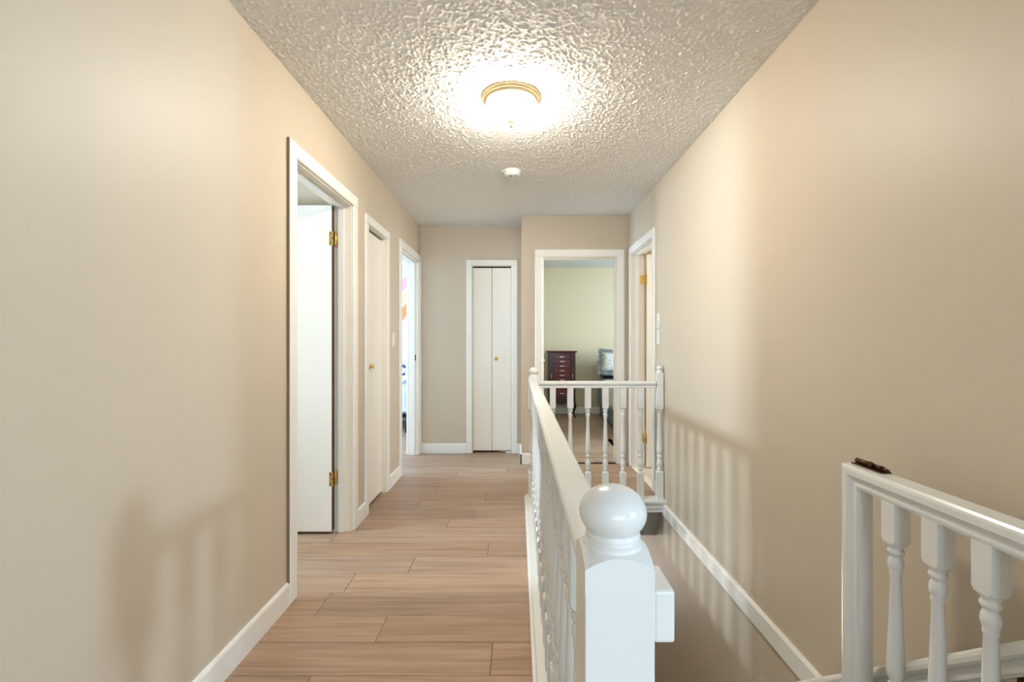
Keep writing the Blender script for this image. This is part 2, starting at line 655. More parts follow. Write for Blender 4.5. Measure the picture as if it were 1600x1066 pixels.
cw = 0.066
baseboard('baseboard_left', [('X', XL, 1, -4.0, D1[0] - cw)], 'white baseboard along the near part of left hall wall')
baseboard('baseboard_left_middle', [('X', XL, 1, D1[1] + cw, CL[0] - 0.057)], 'short white baseboard between open door and closet')
baseboard('baseboard_left_far', [('X', XL, 1, CL[1] + 0.057, D3[0] - cw)], 'white baseboard below the light switch')
baseboard('baseboard_back', [('Y', YB, -1, XL, BC[0] - 0.057), ('Y', YB, -1, BC[1] + 0.056, 0.026)], 'white baseboard on the end wall beside bifold closet')
baseboard('baseboard_back_right', [('Y', YR, -1, 0.025, BD[0] - cw)], 'short white baseboard beside bedroom doorway')
baseboard('baseboard_jog', [('X', 0.038, -1, YR - 0.013, YB)], 'white baseboard on the short return wall')
baseboard('baseboard_bedroom', [('Y', 7.60, -1, -0.15, 3.2)], 'white baseboard along the far bedroom wall')
baseboard('baseboard_bedroom_left', [('X', -0.15, 1, YB + 0.06, 7.6)], 'white baseboard along the left bedroom wall')
baseboard('baseboard_child_room', [('Y', 6.90, -1, -4.0, -0.3)], 'white baseboard in the child bedroom')
baseboard('baseboard_child_room_front', [('X', XL - T, -1, D3[1] + cw, YB + 0.6)], 'white baseboard just inside child bedroom doorway')
baseboard('baseboard_right', [('X', XR, -1, 3.46, RD[0] - cw)], 'short white baseboard between banister post and right doorway')
baseboard('baseboard_living', [('Y', 0.3, -1, XR + 0.055, 4.2)], 'white baseboard on living room wall beside stairs')

# horizontal skirt board on right wall at floor level over the stairwell
bm = bmesh.new()
bm_extrude(bm, [(0, 0), (0.018, 0), (0.018, 0.078), (0.012, 0.085), (0.0, 0.085)], (XR, 0.3, -0.088), (XR, 3.44, -0.088), (-1, 0, 0), (0, 0, 1))
tag(obj('trim_1', bm, 'trim_white'), 'white horizontal trim board on right wall over the stairwell', 'trim', 'structure')

# ------------------------------------------------------------------ doors


def frame(parent, axis, c, s, a0, a1, ztop, cwid, depth, material='trim_white', back=True, stop=None):
    """casing on hall face plane c (projecting s), jamb lining going -s for depth; plus back casing"""
    t = 0.016

    def b(name, ca, cb, p0, p1, z0, z1, bev=0.0, m=material):
        lo, hi = min(ca, cb), max(ca, cb)
        d = (lo, hi, p0, p1, z0, z1) if axis == 'X' else (p0, p1, lo, hi, z0, z1)
        return box(name, d, m, parent, bev)
    for side, cc, ss in (('casing', c, s),) + ((('inner_casing', c - s * depth, -s),) if back else ()):
        q = cc + ss * t
        b(side, cc, q, a0 - cwid, a0 + 0.004, 0.0, ztop - 0.004, 0.004)
        b(side, cc, q, a1 - 0.004, a1 + cwid, 0.0, ztop - 0.004, 0.004)
        b(side, cc, q, a0 - cwid, a1 + cwid, ztop - 0.004, ztop + cwid, 0.004)
    j = 0.012
    material_j = 'trim_cream'  # warm light falling on the jambs is put into their paint tone
    b('jamb', c, c - s * depth, a0, a0 + j, 0.0, ztop - j, m=material_j)
    b('jamb', c, c - s * depth, a1 - j, a1, 0.0, ztop - j, m=material_j)
    b('jamb', c, c - s * depth, a0, a1, ztop - j, ztop, m=material_j)
    if stop is not None:
        s0, s1 = c - s * stop, c - s * (stop + 0.035)
        b('door_stop', s0, s1, a0 + j, a0 + j + 0.011, 0.0, ztop - j - 0.011)
        b('door_stop', s0, s1, a1 - j - 0.011, a1 - j, 0.0, ztop - j - 0.011)
        b('door_stop', s0, s1, a0 + j, a1 - j, ztop - j - 0.011, ztop - j)


def knob(parent, p, direction, material='brass', r=0.026, l=0.055):
    d = Vector(direction)
    bm = bmesh.new()
    bm_lathe(bm, [(0, r * 1.15), (l * 0.08, r * 1.15), (l * 0.12, r * 0.5), (l * 0.4, r * 0.42), (l * 0.5, r * 0.75), (l * 0.65, r), (l * 0.85, r * 0.92),
                  (l * 0.97, r * 0.55), (l, r * 0.1)], 18)
    me = mesh_of(bm, 'knob')
    me.transform(Matrix.Translation(p) @ d.to_track_quat('Z', 'Y').to_matrix().to_4x4())
    return link('knob', me, material, parent)


def hinge(parent, kx, ky, z, plates):
    """barrel at (kx,ky); plates: list of boxes (x0,x1,y0,y1)"""
    bm = bmesh.new()
    bm_lathe(bm, [(z - 0.048, 0.003), (z - 0.045, 0.0065), (z + 0.045, 0.0065), (z + 0.048, 0.003)], 12, kx, ky)
    for x0, x1, y0, y1 in plates:
        bm_box(bm, x0, x1, y0, y1, z - 0.044, z + 0.044)
    o = obj('hinge', bm, 'brass', parent)
    bm = bmesh.new()
    for x0, x1, y0, y1 in plates:
        for dz in (-0.03, 0.0, 0.03):
            cx, cy = (x0 + x1) / 2 + (0.008 if dz == 0 else -0.004) * (1 if x1 - x0 > y1 - y0 else 0), (y0 + y1) / 2
            e = 0.0035
            if x1 - x0 > y1 - y0:
                bm_box(bm, cx - e, cx + e, y0 - 0.0006, y1 + 0.0006, z + dz - e, z + dz + e)
            else:
                bm_box(bm, x0 - 0.0006, x1 + 0.0006, cy - e, cy + e, z + dz - e, z + dz + e)
    obj('screw', bm, 'bronze', o)
    return o


# door 1: open into the washroom, hung on its far jamb, face square to the hall
d1 = thing('door_1', (XL - 0.06, 2.51, 0), 'open white slab door with brass hinges in the tall doorway', 'door', 'structure')
frame(d1, 'X', XL, 1, D1[0], D1[1], D1[3], cw, T, 'trim_white', True, stop=0.045)
box('casing_gap_shade', (XL - 0.001, XL + 0.013, D1[0] - cw - 0.002, D1[0] - cw, 0.1, D1[3] + cw), 'gap_shade', d1)  # shadow gap beside the casing, painted as a thin brown strip
lf = box('door_leaf', (-1.913, -1.156, 2.828, 2.863, 0.018, 2.048), 'door_white', d1, 0.0015)
lf['label'] = 'flush white door slab standing open'
box('leaf_edge', (-1.1565, -1.153, 2.8285, 2.8625, 0.02, 2.046), 'edge_brown', d1)  # one brown strip for the raw leaf edge and the dark hinge gap
for z in (1.842, 0.345):
    hinge(d1, -1.146, 2.860, z, [(-1.141, -1.105, 2.8705, 2.8730), (-1.172, -1.148, 2.8262, 2.8285)])
knob(d1, (-1.87, 2.828, 0.95), (0, -1, 0))

# left closet door
d2 = thing('door_2', (XL - 0.03, 3.39, 0), 'closed narrow white closet door with small brass knob, left wall', 'door', 'structure')
frame(d2, 'X', XL, 1, CL[0], CL[1], CL[3], 0.057, T, 'trim_white', False)
half = (CL[0] + CL[1]) / 2
for a, b in ((CL[0] + 0.014, half - 0.0015), (half + 0.0015, CL[1] - 0.016)):
    box('door_leaf', (XL - 0.060, XL - 0.026, a, b, 0.02, CL[3] - 0.028), 'door_white', d2, 0.002)
knob(d2, (XL - 0.026, 3.305, 1.02), (1, 0, 0), 'brass', 0.016, 0.034)
box('track', (XL - 0.075, XL - 0.04, CL[0] + 0.012, CL[1] - 0.012, CL[3] - 0.03, CL[3] - 0.012), 'dark', d2)

# door 3: doorway into the child bedroom
d3 = thing('door_3', (XL - 0.06, 4.45, 0), 'bright white framed doorway into the child bedroom', 'door', 'structure')
frame(d3, 'X', XL, 1, D3[0], D3[1], D3[3], cw, T, 'trim_white', True, stop=0.04)
box('strike_plate', (XL - 0.062, XL - 0.030, D3[1] - 0.0135, D3[1] - 0.012, 1.00, 1.06), 'bronze', d3)
lf = box('door_leaf', (-1.95, -1.185, 4.03, 4.065, 0.012, 2.03), 'door_white', d3, 0.0015)
for z in (1.80, 0.30):
    hinge(d3, -1.172, 4.07, z, [(-1.164, -1.13, 4.087, 4.0885)])

# bifold closet at the end
d4 = thing('door_4', (-0.28, YB, 0), 'closed white bifold closet door on the end wall', 'door', 'structure')
frame(d4, 'Y', YB, -1, BC[0], BC[1], BC[3], 0.055, 0.055, 'trim_white', False)
half = (BC[0] + BC[1]) / 2
for a, b in ((BC[0] + 0.014, half - 0.002), (half + 0.002, BC[1] - 0.014)):
    box('door_leaf', (a, b, YB + 0.018, YB + 0.050, 0.022, BC[3] - 0.028), 'door_white', d4, 0.003)
knob(d4, (half + 0.045, YB + 0.018, 1.015), (0, -1, 0), 'brass', 0.017, 0.034)
box('track', (BC[0] + 0.012, BC[1] - 0.012, YB + 0.02, YB + 0.05, BC[3] - 0.026, BC[3] - 0.012), 'dark', d4)
box('pivot_bracket', (BC[1] - 0.07, BC[1] - 0.013, YB + 0.002, YB + 0.03, 0.0, 0.014), 'white_plastic', d4, 0.002)

# bedroom doorway, door folded back inside
d5 = thing('door_5', (0.6, YR, 0), 'white framed bedroom doorway with door folded back inside', 'door', 'structure')
frame(d5, 'Y', YR, -1, BD[0], BD[1], BD[3], cw, T, 'trim_white', True, stop=0.045)
box('door_leaf', (0.220, 0.255, YR + T + 0.022, YR + T + 0.742, 0.012, 2.02), 'door_white', d5, 0.0015)
for z in (1.81, 0.30):
    hinge(d5, 0.257, YR + T + 0.006, z, [(0.2505, 0.253, YR + T - 0.036, YR + T)])
knob(d5, (0.255, YR + T + 0.68, 0.98), (1, 0, 0), 'nickel')

# right doorway with open door
d6 = thing('door_6', (XR + 0.06, 4.0, 0), 'white framed doorway at stair end with open cream door', 'door', 'structure')
frame(d6, 'X', XR, -1, RD[0], RD[1], RD[3], cw, T, 'trim_white', True, stop=0.03)
box('door_leaf', (1.222, 1.91, 4.300, 4.335, 0.012, 2.025), 'trim_cream', d6, 0.0015)
for z in (1.79, 0.28):
    hinge(d6, 1.2135, 4.328, z, [(1.168, 1.208, 4.3450, 4.3475), (1.2195, 1.222, 4.302, 4.325)])

# ------------------------------------------------------------------ windows (openings for the area lights; bath and entry ones are added)


def window(n, axis, c0, c1, o, label, mull=0):
    a0, a1, z0, z1 = o
    wv = thing('window_%d' % n, ((c0 + c1) / 2, (a0 + a1) / 2, z0) if axis == 'X' else ((a0 + a1) / 2, (c0 + c1) / 2, z0), label, 'window', 'structure')
    m0, m1 = c0 + (c1 - c0) * 0.35, c0 + (c1 - c0) * 0.65

    def b(name, ca, cb, p0, p1, q0, q1, m):
        box(name, (ca, cb, p0, p1, q0, q1) if axis == 'X' else (p0, p1, ca, cb, q0, q1), m, wv)
    f = 0.035
    b('window_frame', c0, c1, a0, a0 + f, z0, z1, 'trim_white')
    b('window_frame', c0, c1, a1 - f, a1, z0, z1, 'trim_white')
    b('window_frame', c0, c1, a0 + f, a1 - f, z1 - f, z1, 'trim_white')
    b('window_sill', c0, c1, a0 + f, a1 - f, z0, z0 + f, 'trim_white')
    for k in range(mull):
        x = a0 + (a1 - a0) * (k + 1) / (mull + 1)
        b('mullion', m0, m1, x - 0.02, x + 0.02, z0 + f, z1 - f, 'trim_white')
    b('pane', (m0 + m1) / 2 - 0.002, (m0 + m1) / 2 + 0.002, a0 + f, a1 - f, z0 + f, z1 - f, 'window_glass')


window(1, 'X', 4.2, 4.3, SW, 'narrow tall living room window')
window(2, 'Y', -4.1, -4.0, LW, 'wide living room window', 2)
window(3, 'X', -3.30, -3.20, WW, 'small washroom window')
window(4, 'X', -4.1, -4.0, CW, 'wide child bedroom window', 1)
window(5, 'X', 3.2, 3.3, BW, 'wide bedroom window', 1)
window(6, 'X', 2.75, 2.85, RW, 'added square bath window for fill light')  # unseen window, added to admit the bath fill

EW = (0.27, 0.97, -2.1, -1.1)
window(7, 'Y', 5.6, 5.7, EW, 'added window at the foot of the stairs for fill light')  # unseen window, added to admit the stairwell fill

# ------------------------------------------------------------------ stairwell below
bm = bmesh.new()
bm_box(bm, 0.10, 0.15, YW0 - 0.1, 5.6, -2.75, -0.24)
tag(obj('wall_stair_left', bm, 'wall_beige'), 'beige wall under the banister in the stairwell', 'wall', 'structure')
bm = bmesh.new()
slab(bm, 'Y', 5.6, 5.7, 0.10, XR + 0.055, -2.75, -0.24, [EW])
tag(obj('wall_stair_end', bm, 'wall_beige'), 'beige wall at the bottom of the stairs', 'wall', 'structure')
bm = bmesh.new()   # popcorn bulkhead and lower ceiling
bm_extrude(bm, [(YW1 - 0.02, -0.062), (YW1 + 0.14, -0.34), (5.6, -0.34), (5.6, -0.245), (YW1 + 0.195, -0.245), (YW1 + 0.195, -0.062)],
           (0.15, 0, 0), (XR, 0, 0), (0, 1, 0), (0, 0, 1))
tag(obj('ceiling_stair', bm, 'popcorn'), 'popcorn bulkhead under the landing at the far end of the stairwell', 'ceiling', 'structure')
box_f = box('floor_lower', (0.10, XR + 0.055, 0.3, 5.7, -2.85, -2.75), 'carpet')
tag(box_f, 'carpeted floor at the foot of the stairs', 'floor', 'structure')
st = thing('staircase', (0.62, YW0, -2.75), 'carpeted staircase going down from the hall', 'stairs', 'structure')
rise, run = 2.75 / 14, 0.225
for k in range(13):
    y = YW0 + k * run
    z = -(k + 1) * rise
    box('tread', (0.15, XR - 0.0, y - 0.005, y + run + 0.025, z - 0.035, z), 'carpet', st, 0.008)
    box('riser', (0.15, XR, y - 0.005, y + 0.015, z, z + rise - 0.035 if k else z + rise - 0.012), 'carpet', st)
box('riser', (0.15, XR, YW0 + 13 * run - 0.005, YW0 + 13 * run + 0.015, -2.75, -13 * rise - 0.035), 'carpet', st)
box('nosing', (0.19, XR, YW0 - 0.07, YW0 + 0.03, -0.011, 0.004), 'trim_white', st, 0.003)

# ------------------------------------------------------------------ turned work
TURN = [(0.222, 0.0190), (0.230, 0.0125), (0.238, 0.0120), (0.243, 0.0165), (0.250, 0.0165), (0.256, 0.0120), (0.268, 0.0165),
        (0.285, 0.0205), (0.302, 0.0185), (0.320, 0.0125), (0.330, 0.0115), (0.336, 0.0160), (0.343, 0.0180), (0.350, 0.0160),
        (0.355, 0.0125), (0.362, 0.0130), (0.372, 0.0185), (0.392, 0.0192), (0.50, 0.0148), (0.618, 0.0112), (0.622, 0.0125),
        (0.627, 0.0135), (0.632, 0.0122), (0.640, 0.0150), (0.650, 0.0168), (0.660, 0.0155), (0.668, 0.0125), (0.672, 0.0125), (0.676, 0.0165),
        (0.683, 0.0180), (0.688, 0.0150), (0.692, 0.0150), (0.697, 0.0190), (0.703, 0.0195)]


def square_block(bm, s, z0, z1, tongue_top=False, tongue_bottom=False, ch=0.004):
    """square section with corners cut back where it meets the turning"""
    b = 0.0012
    secs = []
    k = 0.012

    def ring(h, z):
        return [(-h, -h + 0), (h, -h), (h, h), (-h, h)], z

    def octo(h, c, z):
        return [bm.verts.new((x, y, z)) for x, y in
                ((-h + c, -h), (h - c, -h), (h, -h + c), (h, h - c), (h - c, h), (-h + c, h), (-h, h - c), (-h, -h + c))]
    rows = []
    if tongue_bottom:
        rows += [octo(s * 0.86, s * 0.45, z0), octo(s, s * 0.34, z0 + k * 0.35), octo(s, b, z0 + k)]
    else:
        rows += [octo(s, b, z0)]
    if tongue_top:
        rows += [octo(s, b, z1 - k), octo(s, s * 0.34, z1 - k * 0.35), octo(s * 0.86, s * 0.45, z1)]
    else:
        rows += [octo(s, b, z1)]
    for A, B in zip(rows[:-1], rows[1:]):
        for i in range(8):
            bm.faces.new((A[i], A[(i + 1) % 8], B[(i + 1) % 8], B[i]))
    bm.faces.new(rows[0][::-1])
    bm.faces.new(rows[-1])


def baluster_mesh(name, zb, zt, s=0.0215, k=1.0):
    bm = bmesh.new()
    square_block(bm, s, zb, 0.226, tongue_top=True)
    square_block(bm, s, 0.698, zt, tongue_bottom=True)
    bm_lathe(bm, [(z, r * k) for z, r in TURN], 18, cap=False)
    me = mesh_of(bm, name)
    me.materials.append(MATS['rail_white'])
    return me


# moulded hand rail profile: a across (-.5..+.5 of width), b up from underside
def rail_prof(wd, ht):
    h = wd / 2
    half = [(h * 0.62, 0.0), (h * 0.62, ht * 0.10), (h * 0.74, ht * 0.10), (h * 0.74, ht * 0.24), (h * 0.66, ht * 0.32), (h * 0.74, ht * 0.42), (h * 0.92, ht * 0.50),
            (h, ht * 0.60), (h, ht * 0.76), (h * 0.93, ht * 0.88), (h * 0.78, ht * 0.96), (h * 0.55, ht)]
    return half + [(-a, b) for a, b in half[::-1]]


RX, RY = 0.1185, 3.41            # line of the long rail, line of the cross rail
RTOP, RH = 0.905, 0.052
CURB = 0.040
ban = thing('stair_banister', (RX, 0.58, 0), 'white painted banister with turned balusters and ball newels round the stairwell', 'banister')

# curb under the balusters
bm = bmesh.new()
bm_extrude(bm, [(CURB_X0, 0), (CURB_X1 - 0.006, 0), (CURB_X1 - 0.006, 0.018), (CURB_X1, 0.022), (CURB_X1, CURB - 0.003), (CURB_X1 - 0.003, CURB),
                (CURB_X0 + 0.016, CURB), (CURB_X0 + 0.012, CURB - 0.010), (CURB_X0, CURB - 0.014)],
           (0, 0.50, 0), (0, RY + 0.06, 0), (1, 0, 0), (0, 0, 1))
obj('curb', bm, 'rail_white', ban)
bm = bmesh.new()
y0 = RY - 0.065
bm_extrude(bm, [(y0, 0.012), (y0 + 0.006, 0.0), (y0 + 0.012, -0.012), (y0 + 0.012, -0.03), (y0 + 0.02, -0.045), (y0 + 0.02, -0.062), (y0 + 0.07, -0.062), (y0 + 0.07, 0.0), (y0 + 0.125, 0.0), (y0 + 0.125, CURB - 0.016), (y0 + 0.118, CURB - 0.012), (y0 + 0.003, CURB - 0.012), (y0, CURB - 0.016)],
           (CURB_X1, 0, 0), (XR, 0, 0), (0, 1, 0), (0, 0, 1))
obj('curb', bm, 'rail_white', ban)
# fascia on stair side
box('fascia_board', (0.152, 0.172, YW0, RY - 0.065, -0.24, -0.0005), 'trim_white', ban)

# rails
bm = bmesh.new()
bm_extrude(bm, rail_prof(0.066, RH), (RX, 0.60, RTOP - RH), (RX, RY - 0.04, RTOP - RH), (1, 0, 0), (0, 0, 1))
hr = obj('hand_rail', bm, 'rail_white', ban)
bm = bmesh.new()
bm_extrude(bm, rail_prof(0.060, RH), (RX + 0.04, RY, RTOP - RH), (1.030, RY, RTOP - RH), (0, 1, 0), (0, 0, 1))
obj('hand_rail', bm, 'rail_white', ban)

# balusters
bmesh_long = baluster_mesh('baluster', CURB, RTOP - RH + 0.002)
NB = 21
y_first = 0.735
for i in range(NB):
    y = y_first + (RY - 0.13 - y_first) * i / (NB - 1)
    link('baluster', bmesh_long, None, ban, (RX, y, 0))
bmesh_short = baluster_mesh('baluster', CURB - 0.013, RTOP - RH + 0.002)
for i in range(6):
    link('baluster', bmesh_short, None, ban, (0.262 + 0.1315 * i, RY, 0))


def ball_prof(z, r, hgt):
    return [(z + hgt * (1 - math.cos(math.pi * i / 14)) / 2, max(r * math.sin(math.pi * i / 14), r * 0.02)) for i in range(15)]


def newel(x, y, s, top, ball_r, ball_h, turned=True, zb=0.0):
    """square post with an arched (pyramid-chamfer) head and ball finial"""
    bm = bmesh.new()
    if turned:
        k = s / 0.0215 * 0.98
        square_block(bm, s, zb, 0.235, tongue_top=True)
        bm_lathe(bm, [(z, r * k) for z, r in TURN], 24, cap=False)
        square_block(bm, s, 0.69, top - 0.03, tongue_bottom=True)
    else:
        square_block(bm, s, zb, top - 0.03)
    # head: square post cut by a turned dome, so each face ends in an arch
    n = 48
    neck = ball_r * 0.88

    def dome(r):
        return top + 0.016 - 0.62 * (r - neck) - 6.0 * (r - neck) ** 2
    rows = []
    for j in range(7):
        f = max(0, (j - 1)) / 5
        ring = []
        for i in range(n):
            a = 2 * math.pi * i / n
            c, sn = math.cos(a), math.sin(a)
            q = s / max(abs(c), abs(sn))
            rr = q * (1 - f) + neck * f
            z = top - 0.03 if j == 0 else dome(rr)
            ring.append(bm.verts.new((rr * c, rr * sn, z)))
        rows.append(ring)
    for jj, (A, B) in enumerate(zip(rows[:-1], rows[1:])):
        for i in range(n):
            f = bm.faces.new((A[i], A[(i + 1) % n], B[(i + 1) % n], B[i]))
            f.smooth = jj > 0
    for e in bm.edges:
        if len(e.link_faces) == 2 and any(not f.smooth for f in e.link_faces):
            e.smooth = False
    bm.faces.new(rows[-1])
    me = mesh_of(bm, 'newel_post')
    o = link('newel_post', me, 'rail_white', ban, (x, y, 0))
    zt = top + 0.016
    bm = bmesh.new()
    rb = ball_r
    bm_lathe(bm, [(zt - 0.004, rb * 0.90), (zt + 0.002, rb * 0.89), (zt + 0.006, rb * 0.82), (zt + 0.007, rb * 0.78), (zt + 0.011, rb * 0.81), (zt + 0.015, rb * 0.79),
                  (zt + 0.017, rb * 0.74)] + [(zt + 0.017 + z - ball_h * 0.165, r) for z, r in ball_prof(0, rb, ball_h) if r > rb * 0.74 or z > ball_h / 2], 40)
    fin = link('ball_finial', mesh_of(bm, 'ball_finial'), 'rail_white', None, (x, y, 0))
    fin.parent = o
    fin.matrix_parent_inverse = Matrix.Translation((x, y, 0)).inverted()
    return o


NY = 0.582
nn = newel(0.1215, NY, 0.0415, 0.928, 0.0425, 0.067, True)
newel(RX + 0.001, RY, 0.040, 0.925, 0.0375, 0.062, True)
newel(1.062, RY, 0.0245, 0.955, 0.0235, 0.042, True)
lb = box('latch_block', (0.163, 0.189, 0.545, 0.612, 0.838, 0.901), 'rail_white', None, 0.004, 2)
lb.parent = nn
lb.matrix_parent_inverse = Matrix.Translation((0.1215, NY, 0)).inverted()
lb['label'] = 'small block that stops the gate'

# ------------------------------------------------------------------ open stair gate
GX0, GX1, GY0, GY1, GT = 0.906, 0.966, 0.47, 1.28, 0.860
gate = thing('stair_gate', (0.936, GY0, 0), 'white moulded stair gate with turned balusters swung open against right wall', 'gate')
gxc = (GX0 + GX1) / 2
fh = 0.058


def gate_prof():
    """a: across (X), b: from the inner edge (0) outwards (fh)"""
    h = (GX1 - GX0) / 2
    half = [(h * 0.60, 0.0), (h * 0.60, 0.006), (h * 0.72, 0.0065), (h * 0.72, 0.013), (h * 0.64, 0.014), (h * 0.68, 0.020), (h * 0.86, 0.027), (h, 0.034), (h, 0.047), (h * 0.94, 0.053), (h * 0.80, fh)]
    return half + [(-a, b) for a, b in half[::-1]]


def mitred(name, p0, p1, u, vin, t0, t1):
    """profile bar with mitred ends: outer corner extends by b * t along the bar"""
    d = (Vector(p1) - Vector(p0)).normalized()
    bm = bmesh.new()
    A, B = [], []
    for a, b in gate_prof():
        q = Vector(u) * a + Vector(vin) * b
        A.append(bm.verts.new(Vector(p0) + q - d * b * t0))
        B.append(bm.verts.new(Vector(p1) + q + d * b * t1))
    n = len(A)
    for i in range(n):
        bm.faces.new((A[i], A[(i + 1) % n], B[(i + 1) % n], B[i]))
    bm.faces.new(A[::-1])
    bm.faces.new(B)
    return obj(name, bm, 'rail_white', gate)


gz0 = 0.07
iy0, iy1, iz0, iz1 = GY0 + fh, GY1 - fh, gz0 + fh, GT - fh
mitred('top_rail', (gxc, iy0, iz1), (gxc, iy1, iz1), (1, 0, 0), (0, 0, 1), 1, 1)
mitred('bottom_rail', (gxc, iy0, iz0), (gxc, iy1, iz0), (1, 0, 0), (0, 0, -1), 1, 1)
mitred('stile', (gxc, iy1, iz0), (gxc, iy1, iz1), (1, 0, 0), (0, 1, 0), 1, 1)
mitred('stile', (gxc, iy0, iz0), (gxc, iy0, iz1), (1, 0, 0), (0, -1, 0), 1, 1)
gb = baluster_mesh('gate_baluster', iz0 - 0.001, iz1 + 0.001, 0.0205)
for i in range(6):
    link('baluster', gb, None, gate, (gxc, 1.127 - 0.1135 * i, 0))
# barrel bolt on the free end
bolt = box('barrel_bolt', (gxc - 0.004, gxc + 0.026, GY1 - 0.110, GY1 - 0.006, GT - 0.0005, GT + 0.0035), 'bronze', gate, 0.001)
bolt['label'] = 'dark bronze sliding bolt'
bm = bmesh.new()
bx = gxc + 0.011
bm_lathe(bm, [(GY1 - 0.118, 0.0035), (GY1 - 0.112, 0.0045), (GY1 - 0.075, 0.0045)], 10, bx, GT + 0.0085, 'Y')
bm_lathe(bm, [(GY1 - 0.066, 0.0070), (GY1 - 0.010, 0.0070), (GY1 - 0.008, 0.0050)], 12, bx, GT + 0.0095, 'Y')
bm_lathe(bm, [(GY1 - 0.100, 0.0068), (GY1 - 0.078, 0.0068)], 12, bx, GT + 0.0092, 'Y')
bm_lathe(bm, [(GT + 0.006, 0.0045), (GT + 0.012, 0.005), (GT + 0.018, 0.0055), (GT + 0.021, 0.003)], 10, bx - 0.010, GY1 - 0.071)
bb = obj('bolt_barrel', bm, 'bronze', None)
bb.parent = bolt
for z in (0.22, 0.72):
    bm = bmesh.new()
    bm_lathe(bm, [(z - 0.03, 0.006), (z + 0.03, 0.006)], 10, 0.972, GY0 - 0.006)
    bm_box(bm, 0.966, 0.968, GY0, GY0 + 0.03, z - 0.03, z + 0.03)
    obj('hinge', bm, 'bronze', gate)
hp = box('gate_post', (0.950, XR, 0.40, 0.462, 0.0, 0.90), 'rail_white', None, 0.004)
tag(hp, 'white square post that the stair gate hangs from', 'post')

# sloping hand rail on the right wall
sl = 0.478 / 0.556
ang = math.atan(sl)
wr = thing('wall_handrail', (1.02, 1.4, 0.15), 'white moulded handrail sloping down the right wall behind the gate', 'handrail')
pA = Vector((1.0195, 0.58, 0.60 + (0.885 - 0.58) * sl - 0.05))
pB = Vector((1.0195, 3.30, 0.60 - (3.30 - 0.885) * sl - 0.05))
up = Vector((0, math.sin(ang), math.cos(ang)))
bm = bmesh.new()
bm_extrude(bm, rail_prof(0.066, 0.056), pA, pB, (1, 0, 0), up)
obj('hand_rail', bm, 'rail_white', wr)
for t in (0.12, 0.5, 0.88):
    p = pA.lerp(pB, t)
    bm = bmesh.new()
    bm_box(bm, p.x - 0.012, p.x + 0.012, p.y - 0.012, p.y + 0.012, p.z - 0.055, p.z + 0.012)
    bm_box(bm, p.x - 0.012, XR, p.y - 0.012, p.y + 0.012, p.z - 0.06, p.z - 0.045)
    obj('bracket', bm, 'bronze', wr)

# ------------------------------------------------------------------ ceiling fittings
lx, ly = -0.033, 2.31
cl = thing('ceiling_lamp', (lx, ly, H), 'lit flush ceiling lamp with frosted bowl and pale gold rim', 'lamp')
bm = bmesh.new()
bm_lathe(bm, [(H, 0.150), (H - 0.006, 0.152), (H - 0.010, 0.150), (H - 0.011, 0.143), (H - 0.016, 0.142), (H - 0.020, 0.139), (H - 0.021, 0.133), (H - 0.029, 0.132), (H - 0.032, 0.129), (H - 0.033, 0.122), (H - 0.030, 0.118)], 48, lx, ly, cap=False)
obj('rim', bm, 'gold_trim', cl)
bm = bmesh.new()
bm_lathe(bm, [(H - 0.030, 0.120)] + [(H - 0.043 - 0.074 * math.sin(a), 0.119 * math.cos(a) ** 0.9 + 0.0) for a in [math.radians(d) for d in range(4, 88, 6)]] + [(H - 0.117, 0.004)], 40, lx, ly)
obj('glass_bowl', bm, 'lit_glass', cl)
bm = bmesh.new()
bm_lathe(bm, [(H - 0.115, 0.016), (H - 0.119, 0.020), (H - 0.126, 0.018), (H - 0.134, 0.008), (H - 0.139, 0.0065), (H - 0.144, 0.0095), (H - 0.151, 0.006), (H - 0.154, 0.001)], 20, lx, ly)
obj('finial', bm, 'finial_gold', cl)

sx_, sy_ = -0.040, 3.30
sd = thing('smoke_detector', (sx_, sy_, H), 'small round white smoke detector on the popcorn ceiling', 'smoke detector')
bm = bmesh.new()
bm_lathe(bm, [(H, 0.066), (H - 0.010, 0.066), (H - 0.012, 0.060), (H - 0.034, 0.057), (H - 0.041, 0.048), (H - 0.042, 0.001)], 32, sx_, sy_)
obj('housing', bm, 'white_plastic', sd)
box('mounting_tab', (sx_ - 0.078, sx_ - 0.060, sy_ - 0.012, sy_ + 0.012, H - 0.012, H), 'ivory', sd, 0.003)
for dx, r in ((-0.012, 0.007), (0.022, 0.004)):
    bm = bmesh.new()
    bm_lathe(bm, [(H - 0.045, r), (H - 0.040, r)], 12, sx_ + dx, sy_ - 0.015)
    obj('test_button', bm, 'dark', sd)


def plate(name, x, s, y, z, label, kind, group=None):
    o = thing(name, (x, y, z), label, 'switch', None, group)
    w_, h_ = 0.036, 0.058
    lo, hi = sorted((x, x + s * 0.006))
    box('cover_plate', (lo, hi, y - w_, y + w_, z - h_, z + h_), 'ivory', o, 0.002)
    if kind == 'toggle':
        lo, hi = sorted((x + s * 0.005, x + s * 0.016))
        box('toggle', (lo, hi, y - 0.005, y + 0.005, z - 0.004, z + 0.014), 'white_plastic', o, 0.001)
    else:
        lo, hi = sorted((x + s * 0.005, x + s * 0.010))
        box('rocker', (lo, hi, y - 0.017, y + 0.017, z - 0.033, z + 0.033), 'white_plastic', o, 0.002)
    for dz in (-0.045, 0.045):
        bm = bmesh.new()
        bm_lathe(bm, sorted([(x + s * 0.0055, 0.0035), (x + s * 0.007, 0.003)]), 8, y, z + dz, 'X')
        obj('screw', bm, 'nickel', o)


